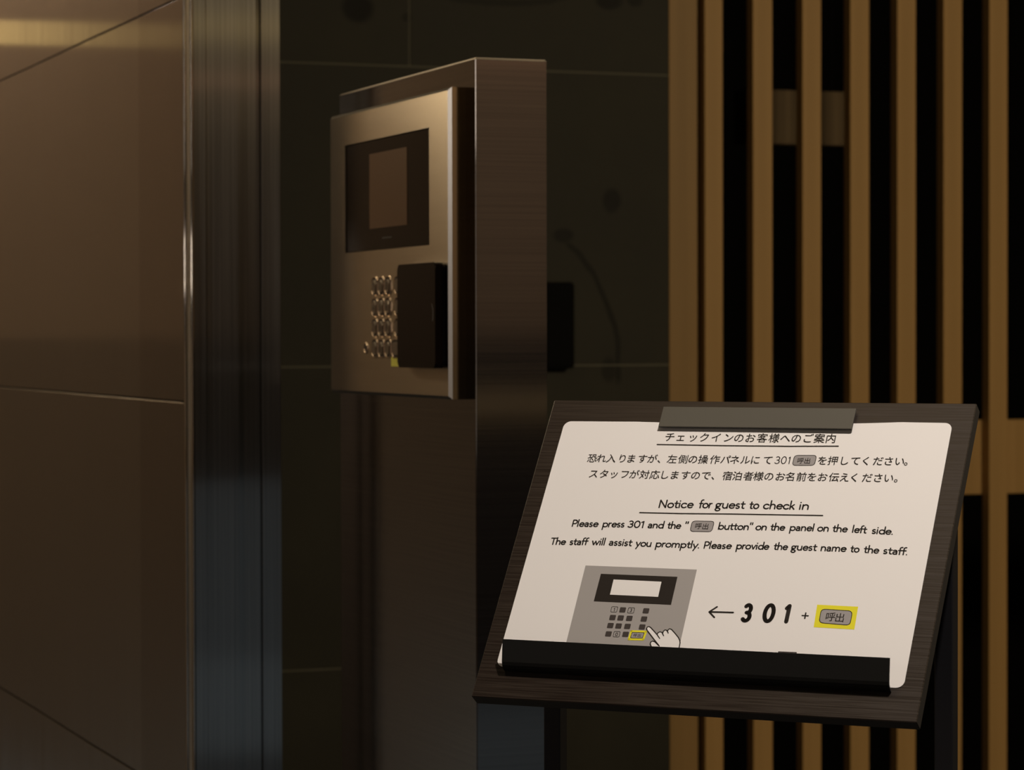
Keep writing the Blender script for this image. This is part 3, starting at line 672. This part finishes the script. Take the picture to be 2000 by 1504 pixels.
 ('poly','drawing_key','darkgrey',2,[(-48.37,-56.25),(-48.34,-55.96),(-48.24,-55.74),(-48.08,-55.58),(-47.86,-55.48),(-47.57,-55.45),(-44.63,-55.44),(-44.34,-55.47),(-44.12,-55.57),(-43.96,-55.73),(-43.86,-55.95),(-43.83,-56.24),(-43.82,-58.92),(-43.85,-59.21),(-43.95,-59.43),(-44.11,-59.59),(-44.33,-59.69),(-44.62,-59.72),(-47.56,-59.73),(-47.85,-59.7),(-48.07,-59.6),(-48.23,-59.44),(-48.33,-59.22),(-48.36,-58.93)]),
 ('poly','drawing_key','darkgrey',2,[(-72.23,-62.57),(-72.2,-62.28),(-72.11,-62.06),(-71.95,-61.9),(-71.73,-61.8),(-71.44,-61.77),(-68.46,-61.75),(-68.17,-61.78),(-67.95,-61.88),(-67.79,-62.04),(-67.69,-62.26),(-67.65,-62.55),(-67.64,-65.25),(-67.67,-65.54),(-67.76,-65.76),(-67.92,-65.92),(-68.14,-66.02),(-68.43,-66.05),(-71.41,-66.06),(-71.7,-66.03),(-71.92,-65.93),(-72.08,-65.77),(-72.18,-65.55),(-72.22,-65.26)]),
 ('poly','drawing_key','darkgrey',2,[(-66.0,-62.64),(-65.97,-62.35),(-65.88,-62.13),(-65.72,-61.97),(-65.5,-61.87),(-65.21,-61.84),(-62.25,-61.83),(-61.96,-61.86),(-61.74,-61.96),(-61.58,-62.12),(-61.48,-62.34),(-61.44,-62.63),(-61.43,-65.31),(-61.46,-65.6),(-61.55,-65.82),(-61.71,-65.98),(-61.93,-66.08),(-62.22,-66.11),(-65.18,-66.13),(-65.47,-66.1),(-65.69,-66.0),(-65.85,-65.84),(-65.95,-65.62),(-65.99,-65.33)]),
 ('poly','drawing_key','darkgrey',2,[(-59.31,-62.65),(-59.28,-62.36),(-59.18,-62.14),(-59.02,-61.98),(-58.8,-61.88),(-58.51,-61.85),(-55.56,-61.83),(-55.27,-61.86),(-55.05,-61.96),(-54.89,-62.12),(-54.79,-62.34),(-54.76,-62.63),(-54.74,-65.31),(-54.77,-65.6),(-54.87,-65.82),(-55.03,-65.98),(-55.25,-66.08),(-55.54,-66.11),(-58.49,-66.13),(-58.78,-66.1),(-59.0,-66.0),(-59.16,-65.84),(-59.26,-65.62),(-59.29,-65.33)]),
 ('poly','drawing_key','darkgrey',2,[(-48.26,-62.57),(-48.23,-62.28),(-48.13,-62.06),(-47.97,-61.9),(-47.75,-61.8),(-47.46,-61.77),(-44.53,-61.75),(-44.24,-61.78),(-44.02,-61.88),(-43.86,-62.04),(-43.76,-62.26),(-43.73,-62.55),(-43.73,-65.22),(-43.76,-65.51),(-43.86,-65.73),(-44.02,-65.89),(-44.24,-65.99),(-44.53,-66.02),(-47.46,-66.04),(-47.75,-66.01),(-47.97,-65.91),(-48.13,-65.75),(-48.23,-65.53),(-48.26,-65.24)]),
 ('poly','drawing_key','darkgrey',2,[(-72.04,-69.27),(-72.01,-68.98),(-71.92,-68.76),(-71.76,-68.6),(-71.54,-68.5),(-71.25,-68.47),(-68.28,-68.45),(-67.99,-68.48),(-67.77,-68.58),(-67.61,-68.74),(-67.51,-68.96),(-67.47,-69.25),(-67.46,-71.92),(-67.49,-72.21),(-67.58,-72.43),(-67.74,-72.59),(-67.96,-72.69),(-68.25,-72.73),(-71.21,-72.74),(-71.5,-72.71),(-71.72,-72.62),(-71.88,-72.46),(-71.98,-72.24),(-72.02,-71.95)]),
 ('stroke','drawing_key','ink',3,[(-65.86,-69.17),(-65.83,-68.88),(-65.74,-68.66),(-65.58,-68.5),(-65.36,-68.4),(-65.07,-68.37),(-62.11,-68.35),(-61.82,-68.38),(-61.6,-68.48),(-61.44,-68.64),(-61.34,-68.86),(-61.31,-69.15),(-61.29,-71.82),(-61.32,-72.11),(-61.42,-72.33),(-61.58,-72.49),(-61.8,-72.59),(-62.09,-72.62),(-65.04,-72.64),(-65.33,-72.61),(-65.55,-72.51),(-65.71,-72.35),(-65.81,-72.13),(-65.85,-71.84)],0.4,True),
 ('poly','drawing_key','darkgrey',2,[(-59.23,-68.96),(-59.2,-68.67),(-59.1,-68.45),(-58.94,-68.29),(-58.72,-68.19),(-58.43,-68.16),(-55.48,-68.14),(-55.19,-68.17),(-54.97,-68.27),(-54.81,-68.43),(-54.71,-68.65),(-54.68,-68.94),(-54.67,-71.61),(-54.7,-71.9),(-54.8,-72.12),(-54.96,-72.28),(-55.18,-72.38),(-55.47,-72.41),(-58.41,-72.43),(-58.7,-72.4),(-58.92,-72.3),(-59.08,-72.14),(-59.18,-71.92),(-59.21,-71.63)]),
 ('words','drawing_key_number',[('1',-70.58,-69.62,-52.45,-52.45),('3',-58.1,-56.57,-52.44,-52.44),('0',-64.52,-62.61,-71.95,-71.95)],1.7,0.25),
 ('stroke','yellow_frame','yellow',4,[(-53.22,-67.5),(-42.11,-67.36),(-42.81,-73.68),(-53.52,-74.01)],1.5,True),
 ('poly','drawing_call_key','grey',3,[(-52.49,-69.64),(-52.42,-69.21),(-52.25,-68.87),(-52.0,-68.63),(-51.65,-68.48),(-51.22,-68.42),(-44.43,-68.33),(-44.0,-68.37),(-43.68,-68.51),(-43.47,-68.74),(-43.36,-69.07),(-43.37,-69.5),(-43.59,-71.52),(-43.69,-71.95),(-43.87,-72.29),(-44.14,-72.53),(-44.49,-72.68),(-44.93,-72.74),(-51.49,-72.93),(-51.92,-72.89),(-52.25,-72.76),(-52.47,-72.52),(-52.6,-72.19),(-52.62,-71.76)]),
 ('stroke','drawing_call_key','ink',4,[(-52.49,-69.64),(-52.42,-69.21),(-52.25,-68.87),(-52.0,-68.63),(-51.65,-68.48),(-51.22,-68.42),(-44.43,-68.33),(-44.0,-68.37),(-43.68,-68.51),(-43.47,-68.74),(-43.36,-69.07),(-43.37,-69.5),(-43.59,-71.52),(-43.69,-71.95),(-43.87,-72.29),(-44.14,-72.53),(-44.49,-72.68),(-44.93,-72.74),(-51.49,-72.93),(-51.92,-72.89),(-52.25,-72.76),(-52.47,-72.52),(-52.6,-72.19),(-52.62,-71.76)],0.4,True),
 ('jp','drawing_call_key_text','ink',[('呼',-49.51,-70.65),('出',-46.44,-70.66)],3.0),
 ('poly','pointing_hand','paper',5,[(-29.87,-78.14),(-31.6,-76.42),(-41.57,-66.4),(-42.35,-65.02),(-41.99,-63.78),(-40.81,-63.4),(-39.33,-64.18),(-33.4,-69.44),(-33.16,-68.02),(-31.84,-67.14),(-30.31,-67.47),(-29.49,-68.24),(-29.46,-66.7),(-28.58,-65.57),(-27.43,-65.59),(-26.23,-66.66),(-26.18,-65.25),(-25.23,-64.39),(-23.8,-64.81),(-20.23,-67.98),(-17.3,-70.86),(-15.76,-73.0),(-15.12,-74.97),(-14.96,-78.17),(-14.82,-80.97),(-28.01,-82.06)]),
 ('poly','pointing_hand','paper',5,[(-29.87,-78.14),(-33.8,-75.12),(-35.45,-74.6),(-36.72,-75.39),(-36.82,-76.88),(-35.89,-78.45),(-34.57,-79.99),(-28.01,-82.06)]),
 ('stroke','pointing_hand','ink',6,[(-29.87,-78.14),(-31.6,-76.42),(-41.57,-66.4),(-42.35,-65.02),(-41.99,-63.78),(-40.81,-63.4),(-39.33,-64.18),(-33.4,-69.44),(-33.16,-68.02),(-31.84,-67.14),(-30.31,-67.47),(-29.49,-68.24),(-29.46,-66.7),(-28.58,-65.57),(-27.43,-65.59),(-26.23,-66.66),(-26.18,-65.25),(-25.23,-64.39),(-23.8,-64.81),(-20.23,-67.98),(-17.3,-70.86),(-15.76,-73.0),(-15.12,-74.97),(-14.96,-78.17),(-14.82,-80.97)],0.8,False),
 ('stroke','pointing_hand','ink',6,[(-29.87,-78.14),(-33.8,-75.12),(-35.45,-74.6),(-36.72,-75.39),(-36.82,-76.88),(-35.89,-78.45),(-34.57,-79.99)],0.8,False),
 ('stroke','pointing_hand','ink',6,[(-33.4,-69.44),(-30.83,-72.35)],0.76,False),
 ('stroke','pointing_hand','ink',6,[(-30.31,-67.47),(-28.41,-70.09)],0.76,False),
 ('stroke','pointing_hand','ink',6,[(-26.23,-66.66),(-25.54,-67.84)],0.76,False),
 ('poly','text_fragment','darkgrey',1,[(56.76,-77.7),(69.88,-77.61),(70.13,-78.89),(56.67,-79.01)]),
]

for e in PRINT:
    bm = bmesh.new()
    if e[0] == 'poly':
        _, name, mm, layer, P = e
        bm.faces.new([bm.verts.new(put_mm(u, v, lz(layer))) for u, v in P]); bmesh.ops.triangulate(bm, faces=bm.faces[:])
    elif e[0] == 'stroke':
        _, name, mm, layer, P, wd, closed = e
        ribbon(bm, P, wd, put_mm, closed, lz(layer))
    elif e[0] == 'words':
        _, name, L, xh, wt = e; mm = 'ink'
        for t_, u0, u1, v0, v1 in L: set_word(bm, t_, u0, u1, v0, v1, xh, wt, put_mm, lz(1 if 'drawing' not in name else 4))
    else:
        _, name, mm, cs, size = e
        for ch, u, v in cs:
            vs, fs = jp_glyph(ch)
            for sh in (-.008, .008):      # two passes a hair apart give the print its weight
                VV = [bm.verts.new(put_mm(u + (x_ - .5 + sh) * size, v + (y_ - .38 + sh * .6) * size, lz(4 + (sh > 0) * .3))) for x_, y_ in vs]
                for f in fs:
                    try: bm.faces.new([VV[i] for i in f])
                    except ValueError: pass
    me = bpy.data.meshes.new(name)
    for f in bm.faces:
        f.normal_update()
        if f.normal.z < 0: f.normal_flip()
    bm.to_mesh(me); bm.free(); me.materials.append(M[mm])
    o = bpy.data.objects.new(name, me); COL.objects.link(o); on_sheet(o)
